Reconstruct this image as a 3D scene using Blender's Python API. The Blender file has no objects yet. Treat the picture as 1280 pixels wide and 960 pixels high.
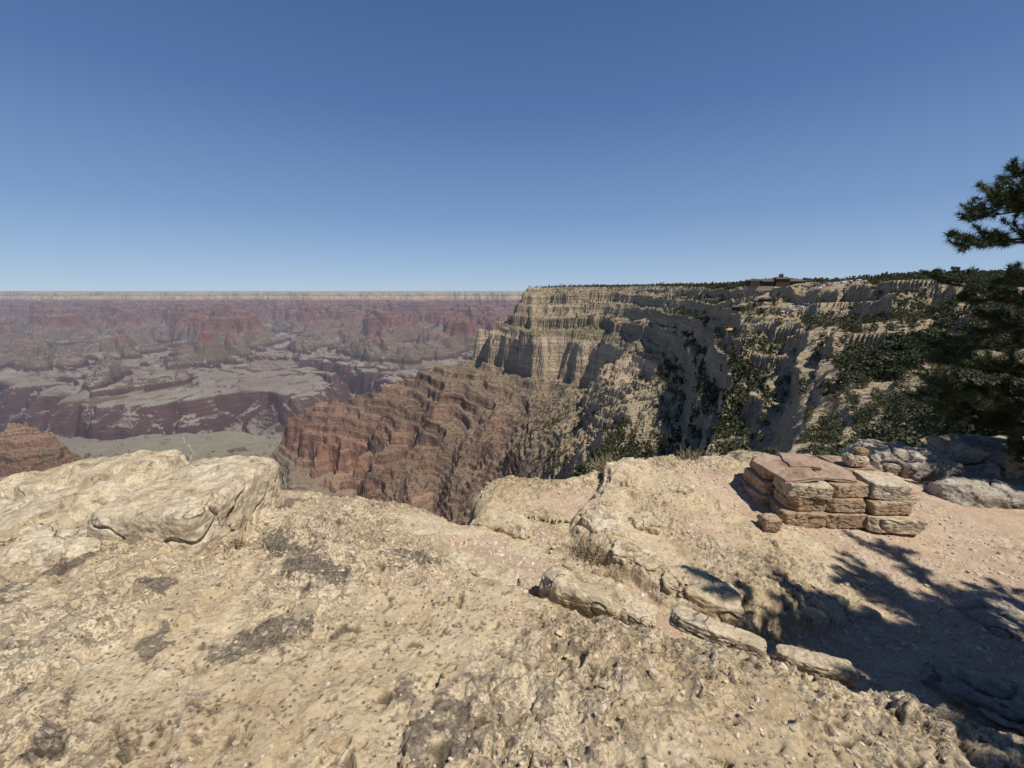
import bpy, math, random, time
import numpy as np
from mathutils import Vector, Matrix, noise as mn
T0=time.time()
rng=np.random.default_rng(7); random.seed(7)
EYE=1.6
scene=bpy.context.scene
def link(o): scene.collection.objects.link(o); return o

# ------------------------------------------------------------------ noise
def _h(ix,iy,s):
    h=(ix.astype(np.uint32)*np.uint32(374761393))^(iy.astype(np.uint32)*np.uint32(668265263))^np.uint32((s*2246822519)&0xffffffff)
    h=(h^(h>>np.uint32(13)))*np.uint32(1274126177)
    return h^(h>>np.uint32(16))
def rnd(ix,iy,s): return (_h(ix,iy,s)&np.uint32(0xffff)).astype(np.float64)/65535.0
def pn(x,y,s=0):
    fx=np.floor(x);fy=np.floor(y);ix=fx.astype(np.int64);iy=fy.astype(np.int64);x=x-fx;y=y-fy
    u=x*x*x*(x*(x*6-15)+10);v=y*y*y*(y*(y*6-15)+10)
    def g(a,b,dx,dy):
        an=rnd(a,b,s)*6.2831853
        return np.cos(an)*dx+np.sin(an)*dy
    n00=g(ix,iy,x,y);n10=g(ix+1,iy,x-1,y);n01=g(ix,iy+1,x,y-1);n11=g(ix+1,iy+1,x-1,y-1)
    return 1.5*((n00*(1-u)+n10*u)*(1-v)+(n01*(1-u)+n11*u)*v)
def fbm(x,y,s=0,o=4):
    r=0;a=1;t=0
    for i in range(o):
        r=r+a*pn(x*2**i+i*7.3,y*2**i-i*3.1,s+i);t+=a;a*=.5
    return r/t
def sst(a,b,x):
    t=np.clip((x-a)/(b-a),0,1);return t*t*(3-2*t)
def cells(x,y,s):
    """nearest cell feature: distance, id random"""
    fx=np.floor(x).astype(np.int64);fy=np.floor(y).astype(np.int64)
    best=np.full(x.shape,9.);bid=np.zeros(x.shape)
    for dx in(-1,0,1):
        for dy in(-1,0,1):
            cx=fx+dx;cy=fy+dy
            px=cx+rnd(cx,cy,s);py=cy+rnd(cx,cy,s+1);r=rnd(cx,cy,s+2)
            d=np.hypot(x-px,(y-py)*(1+.5*(r-.5)))
            m=d<best;best=np.where(m,d,best);bid=np.where(m,r,bid)
    return best,bid

# ------------------------------------------------------------------ mesh helpers
def build_mesh(name,co,faces_flat,nper,mat=None,smooth=False):
    me=bpy.data.meshes.new(name)
    n=len(faces_flat)//nper
    me.vertices.add(len(co));me.vertices.foreach_set("co",np.ascontiguousarray(co,dtype=np.float32).ravel())
    me.loops.add(len(faces_flat));me.loops.foreach_set("vertex_index",np.ascontiguousarray(faces_flat,dtype=np.int32))
    me.polygons.add(n);me.polygons.foreach_set("loop_start",np.arange(0,n*nper,nper,dtype=np.int32))
    me.polygons.foreach_set("use_smooth",np.full(n,smooth,dtype=bool))
    me.update(calc_edges=True)
    if mat: me.materials.append(mat)
    return me
def grid_mesh(name,X,Y,Z,mat,smooth=False):
    r,c=X.shape
    co=np.stack([X,Y,Z],-1).reshape(-1,3)
    I=np.arange(r*c).reshape(r,c)
    q=np.stack([I[:-1,:-1],I[:-1,1:],I[1:,1:],I[1:,:-1]],-1).reshape(-1)
    return build_mesh(name,co,q,4,mat,smooth)
def soup(name,tris,mat):
    co=tris.reshape(-1,3)
    return build_mesh(name,co,np.arange(len(co)),3,mat)
def attr(me,n,v):
    a=me.attributes.new(n,'FLOAT','POINT');a.data.foreach_set("value",np.ascontiguousarray(v,dtype=np.float32).ravel())

# ------------------------------------------------------------------ materials
class NB:
    def __init__(s,name):
        s.m=bpy.data.materials.new(name);s.m.use_nodes=True;s.t=s.m.node_tree;s.t.nodes.clear()
        s.out=s.t.nodes.new('ShaderNodeOutputMaterial')
    def n(s,ty,**k):
        nd=s.t.nodes.new(ty)
        for a,b in k.items(): setattr(nd,a,b)
        return nd
    def l(s,a,b): s.t.links.new(a,b)
    def put(s,sock,v):
        if isinstance(v,bpy.types.NodeSocket): s.l(v,sock)
        elif v is not None:
            if sock.type=='RGBA' and len(v)==3: v=(*v,1)
            sock.default_value=v
    def math(s,op,a,b=None,c=None,clamp=False):
        nd=s.n('ShaderNodeMath',operation=op,use_clamp=clamp)
        s.put(nd.inputs[0],a);s.put(nd.inputs[1],b)
        if c is not None:s.put(nd.inputs[2],c)
        return nd.outputs[0]
    def mix(s,f,a,b,mode='MIX'):
        nd=s.n('ShaderNodeMix',data_type='RGBA',blend_type=mode)
        s.put(nd.inputs[0],f);s.put(nd.inputs[6],a);s.put(nd.inputs[7],b)
        return nd.outputs[2]
    def noise(s,vec,scale,det=4,rough=.55,dist=0):
        nd=s.n('ShaderNodeTexNoise');s.put(nd.inputs['Vector'],vec);nd.inputs['Scale'].default_value=scale
        nd.inputs['Detail'].default_value=det;nd.inputs['Roughness'].default_value=rough;nd.inputs['Distortion'].default_value=dist
        return nd.outputs['Fac']
    def voro(s,vec,scale,feature='F1',rand=1):
        nd=s.n('ShaderNodeTexVoronoi',feature=feature);s.put(nd.inputs['Vector'],vec);nd.inputs['Scale'].default_value=scale
        return nd
    def mr(s,v,a,b,c=0.,d=1.,smooth=False):
        nd=s.n('ShaderNodeMapRange',interpolation_type='SMOOTHSTEP' if smooth else 'LINEAR')
        s.put(nd.inputs[0],v)
        for i,x in enumerate((a,b,c,d)): nd.inputs[i+1].default_value=x
        return nd.outputs[0]
    def ramp(s,f,stops,interp='LINEAR'):
        nd=s.n('ShaderNodeValToRGB');cr=nd.color_ramp;cr.interpolation=interp
        while len(cr.elements)<len(stops): cr.elements.new(.5)
        for i,(p,c) in enumerate(stops):
            cr.elements[i].position=p
        for i,(p,c) in enumerate(stops):
            cr.elements[i].color=(*c,1)
        s.put(nd.inputs[0],f);return nd.outputs[0]
    def vmul(s,v,k):
        nd=s.n('ShaderNodeVectorMath',operation='MULTIPLY');s.put(nd.inputs[0],v);nd.inputs[1].default_value=k;return nd.outputs[0]
    def attr(s,n): return s.n('ShaderNodeAttribute',attribute_name=n).outputs['Fac']
    def pos(s): return s.n('ShaderNodeNewGeometry').outputs['Position']
    def bump(s,h,strength,dist,prev=None):
        nd=s.n('ShaderNodeBump');nd.inputs['Strength'].default_value=strength;nd.inputs['Distance'].default_value=dist
        s.put(nd.inputs['Height'],h)
        if prev is not None:s.l(prev,nd.inputs['Normal'])
        return nd.outputs[0]
    def bsdf(s,col,rough=.9,normal=None,spec=.2):
        b=s.n('ShaderNodeBsdfPrincipled');s.put(b.inputs['Base Color'],col);s.put(b.inputs['Roughness'],rough)
        b.inputs['Specular IOR Level'].default_value=spec
        if normal is not None:s.l(normal,b.inputs['Normal'])
        return b.outputs[0]
    def done(s,sh): s.l(sh,s.out.inputs[0]);return s.m

HAZE=(.27,.315,.44)  # colour of the painted airlight on the terrain
def mat_terrain():
    b=NB('canyon_strata');p=b.pos();sp=b.n('ShaderNodeSeparateXYZ');b.l(p,sp.inputs[0]);z=sp.outputs[2]
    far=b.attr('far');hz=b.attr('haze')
    w=b.noise(p,.004,5)
    zz=b.math('ADD',z,b.math('MULTIPLY',b.math('SUBTRACT',w,.5),40.))
    f=b.mr(zz,-1400,60)
    def P(v): return (v+1400)/1460
    st=[(-1400,(.10,.07,.065)),(-1050,(.16,.105,.09)),(-1030,(.25,.215,.155)),(-985,(.23,.195,.14)),(-970,(.14,.095,.075)),(-935,(.17,.12,.095)),(-915,(.24,.22,.15)),(-780,(.25,.215,.15)),(-690,(.26,.19,.14)),
        (-665,(.34,.20,.14)),(-600,(.29,.17,.12)),(-548,(.32,.19,.135)),(-530,(.21,.13,.095)),(-470,(.31,.195,.14)),(-420,(.20,.125,.09)),(-360,(.31,.20,.145)),(-310,(.235,.15,.108)),(-260,(.29,.205,.145)),(-238,(.36,.28,.19)),
        (-225,(.47,.37,.25)),(-130,(.52,.42,.295)),(-118,(.32,.27,.18)),(-82,(.31,.265,.175)),(-72,(.43,.34,.23)),(-55,(.49,.39,.265)),(-45,(.35,.285,.195)),(-20,(.47,.375,.25)),(0,(.45,.36,.245)),(16,(.40,.335,.23)),(24,(.12,.12,.07))]
    col=b.ramp(f,[(P(a),c) for a,c in st])
    s1=b.noise(b.vmul(p,(.0012,.0012,.06)),1,4,.7)
    s2=b.noise(b.vmul(p,(.03,.03,.9)),1,5,.7)
    sf=b.mix(far,s2,s1)
    k=b.ramp(sf,[(.3,(.38,.35,.33)),(.45,(1.,.98,.96)),(.54,(.64,.61,.58)),(.72,(1.4,1.37,1.33))])
    col=b.mix(1.,col,k,'MULTIPLY')
    farz=b.mr(hz,.08,.14)
    nz=b.n('ShaderNodeSeparateXYZ');b.l(b.n('ShaderNodeNewGeometry').outputs['True Normal'],nz.inputs[0])
    slope=b.mr(nz.outputs[2],.66,.90,smooth=True)
    lowz=b.mr(z,-200,-270)
    col=b.mix(b.math('MULTIPLY',farz,lowz),col,b.mix(1.,col,(.70,.60,.60),'MULTIPLY'))      # shading contrast painted into the far cliffs by darkening their colour
    patch=b.noise(p,.02,6,.65)
    talus=b.mix(b.mr(patch,.35,.65),b.mix(.45,col,(.28,.215,.15)),b.mix(.5,col,(.16,.145,.09)))
    talus=b.mix(b.mr(z,-600,-740),talus,b.mix(b.mr(b.noise(p,.006,6,.7),.38,.62),(.25,.235,.155),(.215,.185,.125)))
    n9=b.noise(p,.0009,7,.65)
    redz=b.mr(b.math('ADD',z,b.math('MULTIPLY',b.math('SUBTRACT',n9,.5),500.)),-930,-820)
    talusfar=b.mix(redz,b.mix(b.mr(n9,.42,.6),(.26,.235,.185),(.20,.155,.13)),b.mix(.5,col,(.26,.17,.14)))
    talusfar=b.mix(lowz,b.mix(.5,col,(.26,.24,.17)),talusfar)
    talus=b.mix(farz,talus,talusfar)
    ntal=b.mix(b.mr(b.noise(p,.35,6,.7),.4,.62),(.44,.35,.235),(.20,.17,.11))
    talus=b.mix(far,ntal,talus)
    col=b.mix(b.math('MULTIPLY',slope,.85),col,talus)
    v=b.voro(p,.11);dots=b.mr(v.outputs['Distance'],.28,.42,1,0)
    up=b.mr(z,-640,-420);dm=b.math('MULTIPLY',b.math('MULTIPLY',dots,up),b.math('MULTIPLY',b.mr(nz.outputs[2],.5,.75),far))
    dm=b.math('MULTIPLY',dm,b.mr(hz,.05,.14,.85,0.))
    col=b.mix(dm,col,(.05,.056,.03))
    v2=b.noise(p,1.4,4,.6);dn=b.mr(v2,.55,.64);dn=b.math('MULTIPLY',b.math('MULTIPLY',dn,slope),b.math('SUBTRACT',1.,far))
    col=b.mix(b.math('MULTIPLY',dn,.6),col,(.07,.07,.04))
    nb=b.bump(b.noise(b.vmul(p,(.25,.25,.8)),1,8,.7),.8,1.3)
    nb=b.bump(b.noise(p,.03,6,.7),.7,20.,nb)
    sh=b.bsdf(col,.95,nb,.05)
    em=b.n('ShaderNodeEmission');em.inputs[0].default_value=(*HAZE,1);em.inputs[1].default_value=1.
    mx=b.n('ShaderNodeMixShader');b.l(hz,mx.inputs[0]);b.l(sh,mx.inputs[1]);b.l(em.outputs[0],mx.inputs[2])  # aerial haze painted in: flat emission blended over the rock by distance
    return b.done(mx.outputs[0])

def crust(b,p,sc=13.):
    """crusty, etched limestone: returns sharp-edged height 0..1"""
    n=b.noise(p,sc,9,.68,.3)
    return b.math('ADD',b.mr(n,.44,.50,0,.6,True),b.mr(n,.55,.60,0,.4,True))
def mat_ground():
    b=NB('limestone_and_dirt');p=b.pos();dirt=b.attr('dirt');peb=b.attr('peb');lich=b.attr('lich');pit=b.attr('pit');rgh=b.attr('rough_mask')
    n1=b.noise(p,1.1,6,.6);n2=b.noise(p,9,8,.72);n3=b.noise(p,60,6,.7)
    rock=b.ramp(n1,[(.3,(.48,.375,.235)),(.5,(.60,.49,.33)),(.7,(.68,.585,.43))])
    rock=b.mix(b.mr(n2,.3,.70),b.mix(1,rock,(.72,.68,.62),'MULTIPLY'),b.mix(1,rock,(1.08,1.07,1.05),'MULTIPLY'))
    rock=b.mix(b.mr(b.noise(p,.7,5,.6),.42,.62,0,.4),rock,b.mix(1,rock,(.72,.68,.64),'MULTIPLY'))
    cr=crust(b,p,11.)
    rock=b.mix(b.math('MULTIPLY',b.mr(cr,0,.55,.7,0),rgh),rock,(.24,.19,.13))
    rock=b.mix(b.mr(n3,.56,.68,0,.5),rock,(.28,.225,.165))
    rock=b.mix(b.mr(b.noise(p,2.3,5,.7),.58,.7,0,.4),rock,(.52,.37,.20))
    v=b.voro(p,38);sp_=b.n('ShaderNodeSeparateColor');b.l(v.outputs['Color'],sp_.inputs[0])
    hole=b.math('MULTIPLY',b.mr(v.outputs['Distance'],.16,.3,1,0),b.mr(sp_.outputs[0],.62,.66))
    rock=b.mix(b.math('MULTIPLY',hole,.8),rock,(.11,.085,.06))
    wh=b.math('MULTIPLY',b.mr(v.outputs['Distance'],.3,.42,1,0),b.mr(sp_.outputs[1],.72,.76))
    rock=b.mix(b.math('MULTIPLY',wh,b.math('MULTIPLY',rgh,.6)),rock,b.ramp(sp_.outputs[2],[(.2,(.70,.64,.54)),(.6,(.52,.36,.27)),(.9,(.66,.54,.42))]))
    d=b.ramp(b.noise(p,4,7,.7),[(.3,(.38,.27,.18)),(.55,(.49,.365,.255)),(.75,(.57,.45,.33))])
    d=b.mix(b.mr(b.noise(p,90,4,.7),.5,.68),d,b.mix(1,d,(.55,.5,.45),'MULTIPLY'))
    v=b.voro(p,55);d=b.mix(b.math('MULTIPLY',b.mr(v.outputs['Distance'],.25,.4,1,0),.5),d,b.ramp(v.outputs['Color'],[(.1,(.30,.17,.12)),(.5,(.52,.42,.33)),(.9,(.68,.62,.55))]))
    col=b.mix(b.mr(b.math('ADD',dirt,b.math('MULTIPLY',b.math('SUBTRACT',n2,.5),.9)),.4,.6),rock,d)
    ln=b.mr(b.math('ADD',lich,b.math('MULTIPLY',b.math('SUBTRACT',b.noise(p,16,9,.75),.5),1.6)),.40,.52)
    col=b.mix(b.math('MULTIPLY',ln,.9),col,b.ramp(n3,[(.3,(.09,.072,.052)),(.55,(.185,.15,.112)),(.7,(.36,.30,.235))]))
    pc=b.ramp(peb,[(.05,(.5,.4,.27)),(.25,(.62,.55,.44)),(.45,(.46,.30,.21)),(.6,(.24,.19,.14)),(.8,(.6,.46,.36)),(1,(.72,.68,.6))])
    col=b.mix(b.mr(peb,.01,.03,0,.6),col,pc)
    col=b.mix(b.math('MULTIPLY',pit,.8),col,(.09,.07,.05))
    rk=b.math('SUBTRACT',1.,b.math('MULTIPLY',dirt,.8))
    nb=b.bump(b.math('MULTIPLY',b.math('MULTIPLY',cr,rk),b.math('ADD',b.math('MULTIPLY',rgh,.8),.2)),.8,.018)
    nb=b.bump(b.noise(p,32,10,.75),.45,.016,nb)
    nb=b.bump(b.noise(p,130,6,.75),.5,.005,nb)
    nb=b.bump(b.math('MULTIPLY',hole,-1.),.6,.012,nb)
    return b.done(b.bsdf(col,.92,nb,.12))

def mat_rock(name,a,c,d,scale=1.,strata=False,dark=.4):
    b=NB(name);p=b.pos();n1=b.noise(p,1.6*scale,6,.65);n2=b.noise(p,11*scale,8,.74);n3=b.noise(p,70,5,.7)
    col=b.ramp(n1,[(.32,a),(.52,c),(.7,d)])
    col=b.mix(1,col,b.ramp(n2,[(.3,(.6,.56,.52)),(.5,(1,1,1)),(.7,(1.12,1.1,1.08))]),'MULTIPLY')
    cr=crust(b,p,9. if not strata else 16.)
    col=b.mix(b.mr(cr,0,.55,dark*.9,0),col,(.27,.21,.145))
    col=b.mix(b.mr(n3,.55,.70,0,dark),col,(.17,.135,.10))
    col=b.mix(b.mr(b.noise(p,7,9,.75),.56,.61,0,min(1,dark*1.5)),col,(.15,.125,.095))
    fz=b.noise(p,1.7,3,.45);fi=b.math('ABSOLUTE',b.math('SUBTRACT',fz,.5))
    fis=b.math('MULTIPLY',b.mr(fi,.0,.006,1,0),b.mr(b.noise(p,3.1,3,.5),.48,.56))
    if not strata: col=b.mix(b.math('MULTIPLY',fis,.55),col,(.12,.095,.07))
    nb=b.bump(cr,.7,.012);nb=b.bump(n2,.6,.02,nb);nb=b.bump(b.noise(p,34,9,.75),.6,.015,nb);nb=b.bump(b.noise(p,140,6,.7),.5,.004,nb)
    if not strata: nb=b.bump(b.math('MULTIPLY',fis,-1.),.8,.02,nb)
    if strata:
        s=b.noise(b.vmul(p,(2,2,38)),1,4,.6);col=b.mix(b.mr(s,.52,.64,0,.6),col,b.mix(1,col,(.5,.36,.26),'MULTIPLY'));nb=b.bump(s,.6,.015,nb)
    return b.done(b.bsdf(col,.9,nb,.15))

def mat_leaf(name,a,c,scale=.3,tr=0.):
    b=NB(name);p=b.pos();col=b.ramp(b.noise(p,scale,4,.6),[(.3,a),(.7,c)])
    return b.done(b.bsdf(col,.7,None,.25))
def mat_plain(name,c,rough=.7,var=.25,scale=3.):
    b=NB(name);p=b.pos();f=b.noise(p,scale,5,.6)
    col=b.mix(f,[x*(1-var) for x in c],[min(1,x*(1+var)) for x in c]);return b.done(b.bsdf(col,rough))

M_terr=mat_terrain();M_gr=mat_ground()
M_lime=mat_rock('limestone',(.52,.41,.26),(.63,.52,.355),(.69,.60,.45))
M_gray=mat_rock('weathered_limestone',(.30,.26,.205),(.44,.39,.315),(.56,.51,.425),dark=.6)
M_sand=mat_rock('sandstone_block',(.40,.265,.16),(.52,.385,.255),(.60,.48,.345),1.5,True)
M_sand2=mat_rock('pale_sandstone_block',(.54,.43,.29),(.64,.53,.38),(.70,.62,.49),1.5,True,.3)
M_flag=mat_rock('brown_flagstone',(.36,.24,.17),(.45,.32,.235),(.53,.41,.31),1.2,True,.25)
M_bark=mat_plain('pine_bark',(.13,.085,.06),.9,.4,20)
M_need=mat_leaf('pine_needles',(.04,.055,.018),(.10,.12,.04),2.)
M_for=mat_leaf('juniper_foliage',(.042,.05,.022),(.11,.115,.056),.12)

# ------------------------------------------------------------------ canyon terrain
Tx=[-1500,-1400,-1080,-900,-880,-570,-535,-290,-165,-135,-88,-80,-60,-52,-32,-24,-8,-2,10,400,2000]
Tz=[-1500,-1400,-1040,-975,-930,-668,-555,-300,-235,-125,-95,-70,-58,-38,-28,-10,-4,9,15,24,30]
PL=150.   # plateau code (E value)
def shift(t): return np.interp(t,[.3,.5],[0.,-7.])
N0=[(6,-8),(15,-22),(80,-65)]
cols=[
(-1.7,N0+[(300,-170),(700,-330),(950,-400),(1100,-300),(1300,-560),(2000,-900),(3000,-1010)]),
(-1.22,N0+[(300,-190),(700,-400),(950,-430),(1100,-345),(1300,-600),(2000,-900),(3000,-1010)]),
(-1.0,N0+[(300,-210),(700,-420),(950,-500),(1100,-455),(1300,-640),(2000,-900),(3000,-1010)]),
(-.88,N0+[(300,-220),(750,-480),(1000,-640),(1200,-680),(1500,-780),(2000,-880),(3000,-1012)]),
(-.66,N0+[(300,-240),(800,-560),(1400,-790),(1700,-830),(1950,-870),(2300,-905),(3000,-1035)]),
(-.60,N0+[(300,-240),(900,-620),(1500,-770),(1800,-730),(2000,-820),(2300,-900),(3000,-1040)]),
(-.54,N0+[(300,-240),(1200,-750),(1680,-675),(1850,-545),(2050,-740),(2300,-850),(3000,-1040)]),
(-.455,N0+[(300,-240),(1200,-700),(1600,-640),(1780,-475),(2000,-620),(2300,-800),(3000,-1030)]),
(-.36,N0+[(300,-230),(1100,-620),(1450,-570),(1720,-405),(1950,-600),(2300,-800),(3000,-1030)]),
(-.265,N0+[(300,-220),(850,-500),(1250,-485),(1650,-345),(1900,-560),(2300,-800),(3000,-1030)]),
(-.075,N0+[(250,-180),(650,-380),(1100,-360),(1500,-207),(1750,-450),(2300,-780),(3000,-1030)]),
(-.02,N0+[(250,-170),(630,-350),(1130,-310),(1450,-113),(1700,-300),(2300,-750),(3000,-1030)]),
(.045,N0+[(250,-150),(600,-290),(1120,-255),(1400,15),(1700,-100),(2300,-700),(3000,-1030)]),
(.12,N0+[(280,-150),(600,-240),(1100,-245),(1370,15),(1550,'P'),(2300,'P'),(3000,'P')]),
(.21,[(6,-8),(15,-20),(80,-60),(330,-138),(600,-178),(1030,-190),(1330,15),(1500,'P'),(2300,'P'),(3000,'P')]),
(.33,[(6,-7),(15,-14),(70,-45),(260,-105),(500,-132),(780,-125),(1180,15),(1350,'P'),(2300,'P'),(3000,'P')]),
(.43,[(6,-6),(15,-12),(60,-32),(200,-76),(380,-82),(580,-62),(950,11),(1100,'P'),(2300,'P'),(3000,'P')]),
(.53,[(6,-5),(15,-11),(50,-23),(110,-40),(230,-42),(340,-27),(560,8),(700,'P'),(2300,'P'),(3000,'P')]),
(.68,[(6,-4),(15,-7.5),(45,-19),(80,-25),(170,-27),(250,-18),(400,8),(540,'P'),(2300,'P'),(3000,'P')]),
(.87,[(6,-3.6),(14,-6),(35,-12),(60,-15),(120,-13.5),(190,-5),(300,8),(420,'P'),(2300,'P'),(3000,'P')]),
(1.06,[(6,-3.4),(12,-4.6),(28,-9),(50,-11),(100,-9.5),(160,-2),(260,8),(400,'P'),(2300,'P'),(3000,'P')]),
(1.7,[(6,-3.3),(12,-4.2),(25,-7),(45,-8),(90,-6),(150,0),(240,8),(400,'P'),(2300,'P'),(3000,'P')])]
ct=np.array([c[0] for c in cols]);K=10
cL=np.zeros((len(cols),K));cE=np.zeros((len(cols),K))
for i,(t,nd) in enumerate(cols):
    for k,(D,z) in enumerate(nd):
        cL[i,k]=math.log(D)
        cE[i,k]=PL if z=='P' else np.interp(z-shift(t),Tz,Tx)
# spurs and temples of the far side: (x0,y0,z0)->(x1,y1,z1)
spurs=[(-15900,14500,0,-8600,8500,-380),(-12600,14000,-100,-6100,6800,-460),(-9000,14500,-50,-5400,8300,-320),(-6500,14500,-50,-3150,6300,-480),(-4300,14500,-60,-1950,6700,-400),(-1750,14500,-50,-900,7300,-400),
 (-11500,9200,-420,-5900,5300,-560),(-600,12000,-150,-350,6500,-580),(-4800,8200,-400,-4300,5900,-640),(-9500,12000,-300,-6300,9000,-280),(-3300,11500,-200,-2800,9000,-220),(-7500,4700,-580,-4700,4000,-800),(-2500,5900,-700,-2100,5300,-820)]
def H(x,y):
    """terrain height at world x,y (metres)"""
    t=x/y;ly=np.log(y)
    wn=fbm(t*9+3,ly*3,91,4)
    tt=np.clip(t+.022*wn,-1.7,1.7);l2=ly+.06*fbm(t*7-4,ly*3+9,95,4)
    L=[np.interp(tt,ct,cL[:,k]) for k in range(K)];Ek=[np.interp(tt,ct,cE[:,k]) for k in range(K)]
    E=Ek[0].copy()
    for k in range(K-1):
        E+=(Ek[k+1]-Ek[k])*np.clip((l2-L[k])/(L[k+1]-L[k]),0,1)
    m=y>2500
    if m.any():
        X=x[m];Y=y[m]
        wx=X+600*fbm(X/2000,Y/2000,11,5);wy=Y+600*fbm(X/2000+9,Y/2000,12,5)
        lf=sst(-.55,-1.0,X/Y)
        base=np.interp(wy,[3000,5000,6500,8500,10500,12800,14300,15000,17000],[-1035,-1000,-985,-960,-900,-680,-180,250,500])
        amp=np.interp(wy,[3000,4600,5400,6500,8500,12000,15000],[40,80,160,190,220,380,300])
        amp=amp+lf*np.interp(wy,[3200,4200,6000],[0,330,0])
        r=0
        for i,lam in enumerate([3400,1700,850]):
            n=pn(wx/lam+3.7*i,wy/lam+1.3*i,31+i);r=r+(1-2.9*np.abs(n))*(.58**i)
        Ef=base+amp*(r/1.6-.12)
        lob=1+1.*fbm(X/600,Y/600,15,4)
        for j,(x0,y0,z0,x1,y1,z1) in enumerate(spurs):
            dx,dy=x1-x0,y1-y0;h=np.clip(((wx-x0)*dx+(wy-y0)*dy)/(dx*dx+dy*dy),0,1)
            d=np.hypot(wx-x0-h*dx,wy-y0-h*dy)
            cz=z0+(z1-z0)*h+170*pn(h*6+j*3.3,h*0+.5,17)-220*np.abs(np.sin(h*8+j))**2
            Ef=np.maximum(Ef,cz-.58*d*np.clip(lob,.4,2))
        fl=-1060+45*fbm(wx/900,wy/900,8,3)+ .004*(Y-3000)
        Ef=np.where(Ef>fl+120,Ef,fl+120*np.exp((np.minimum(Ef-fl,120)-120)/160.))
        yr=4300+700*pn(X/3100,X*0+.5,51)+ .10*X
        dg=np.abs(wy-yr);Ef-=400*np.exp(-(dg/400)**2)
        ax=-.62*wy+700*pn(Y/2500,Y*0+.3,61)
        Ef-=np.where(Y>4300,420,0)*np.exp(-((wx-ax-900)/(300))**2)*sst(12500,8000,Y)
        rg=0
        for j,(l_,a) in enumerate([(1000,150),(500,90),(250,45)]):
            q=pn(wx/l_,wy/l_,71+j);rg=rg+a*sst(.28,0,np.abs(q))
        Ef-=rg*sst(2900,3800,Y)*sst(60,-200,Ef)
        s=sst(2600,3500,Y)*np.where(X/Y>.2,0,1)
        E[m]=E[m]*(1-s)+Ef*s
    aw=np.interp(t,[.10,.30,.6],[1.15,.72,.55]);aw=np.where(y>1500,1.15,aw)*np.where(E>60,.35,1)
    aw=aw*(1-.35*sst(3000,4500,y))
    for i,lam in enumerate([800,400,200,100,50,25,12.5,6.2,3.1,1.6]):
        w=np.clip((y/lam-1.8)/2.5,0,1)*np.clip(1.6-y*.0022/lam,0,1)
        m=w>0
        if not m.any(): continue
        n=pn(x[m]/lam+i*5.1,y[m]/lam-i*2.7,101+i)
        am=aw[m]*(.75 if lam>300 else 1.)
        if lam in(200,100): am=am*np.where((t[m]<.04)&(y[m]>800)&(y[m]<2500),1.7,1.)
        E[m]+=.10*lam*w[m]*am*((.45-1.9*np.abs(n))*.8+n*.4)
    z=np.interp(E,Tx,Tz)
    def bench(z,P,k,off):
        q=z/P+off;f=q-np.floor(q);return z+k*P*(sst(.36,.60,f)-f)
    onr=sst(14,8,z)
    wob=fbm(x/420,y/420,201,3)*1.1+.15*fbm(x/60,y/60,209,2)
    k1=.25+.75*sst(-.3,.2,fbm(x/150+z/30,y/150,231,3))
    fdn=1-.7*sst(2600,3800,y)*sst(-880,-940,z)
    z=np.where(y>900,bench(z,33,.74*onr*k1*sst(900,1200,y)*fdn,wob),z)
    z=np.where(y>900,bench(z,10,.55*onr*sst(900,1200,y)*sst(4500,2600,y),wob*3),z)
    kk=sst(-.3,.2,fbm(x/60,y/60,205,3))
    nearw=onr*sst(1300,900,y)
    wb=fbm(x/80,y/80,202,4)*1.2
    z=bench(z,12,.88*nearw*sst(60,150,y)*(.2+.8*kk),wb)
    z=bench(z,3.6,.75*nearw*sst(12,40,y)*(.3+.7*kk),wb*2)
    return z+shift(t)*1.0+EYE
t=np.linspace(-1.5,1.5,1230)
y=np.concatenate([np.geomspace(4.6,300,420,endpoint=False),np.geomspace(300,2600,620,endpoint=False),np.geomspace(2600,17000,480),[19000,24000,35000,60000,110000]])
TT,YY=np.meshgrid(t,y);XX=TT*YY
ZZ=np.empty_like(XX)
for a in range(0,len(y),100): ZZ[a:a+100]=H(XX[a:a+100].ravel(),YY[a:a+100].ravel()).reshape(-1,len(t))
ZZ[-5:]=np.array([10,5,0,0,-20])[:,None]
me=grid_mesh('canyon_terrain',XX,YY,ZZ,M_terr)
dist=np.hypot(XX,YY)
attr(me,'haze',.9*(1-np.exp(-np.minimum(dist,30000)/30000.)));attr(me,'far',sst(350,900,YY))  # haze: painted airlight weight, growing with distance from the viewpoint
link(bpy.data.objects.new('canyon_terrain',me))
print('terrain',time.time()-T0)

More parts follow.
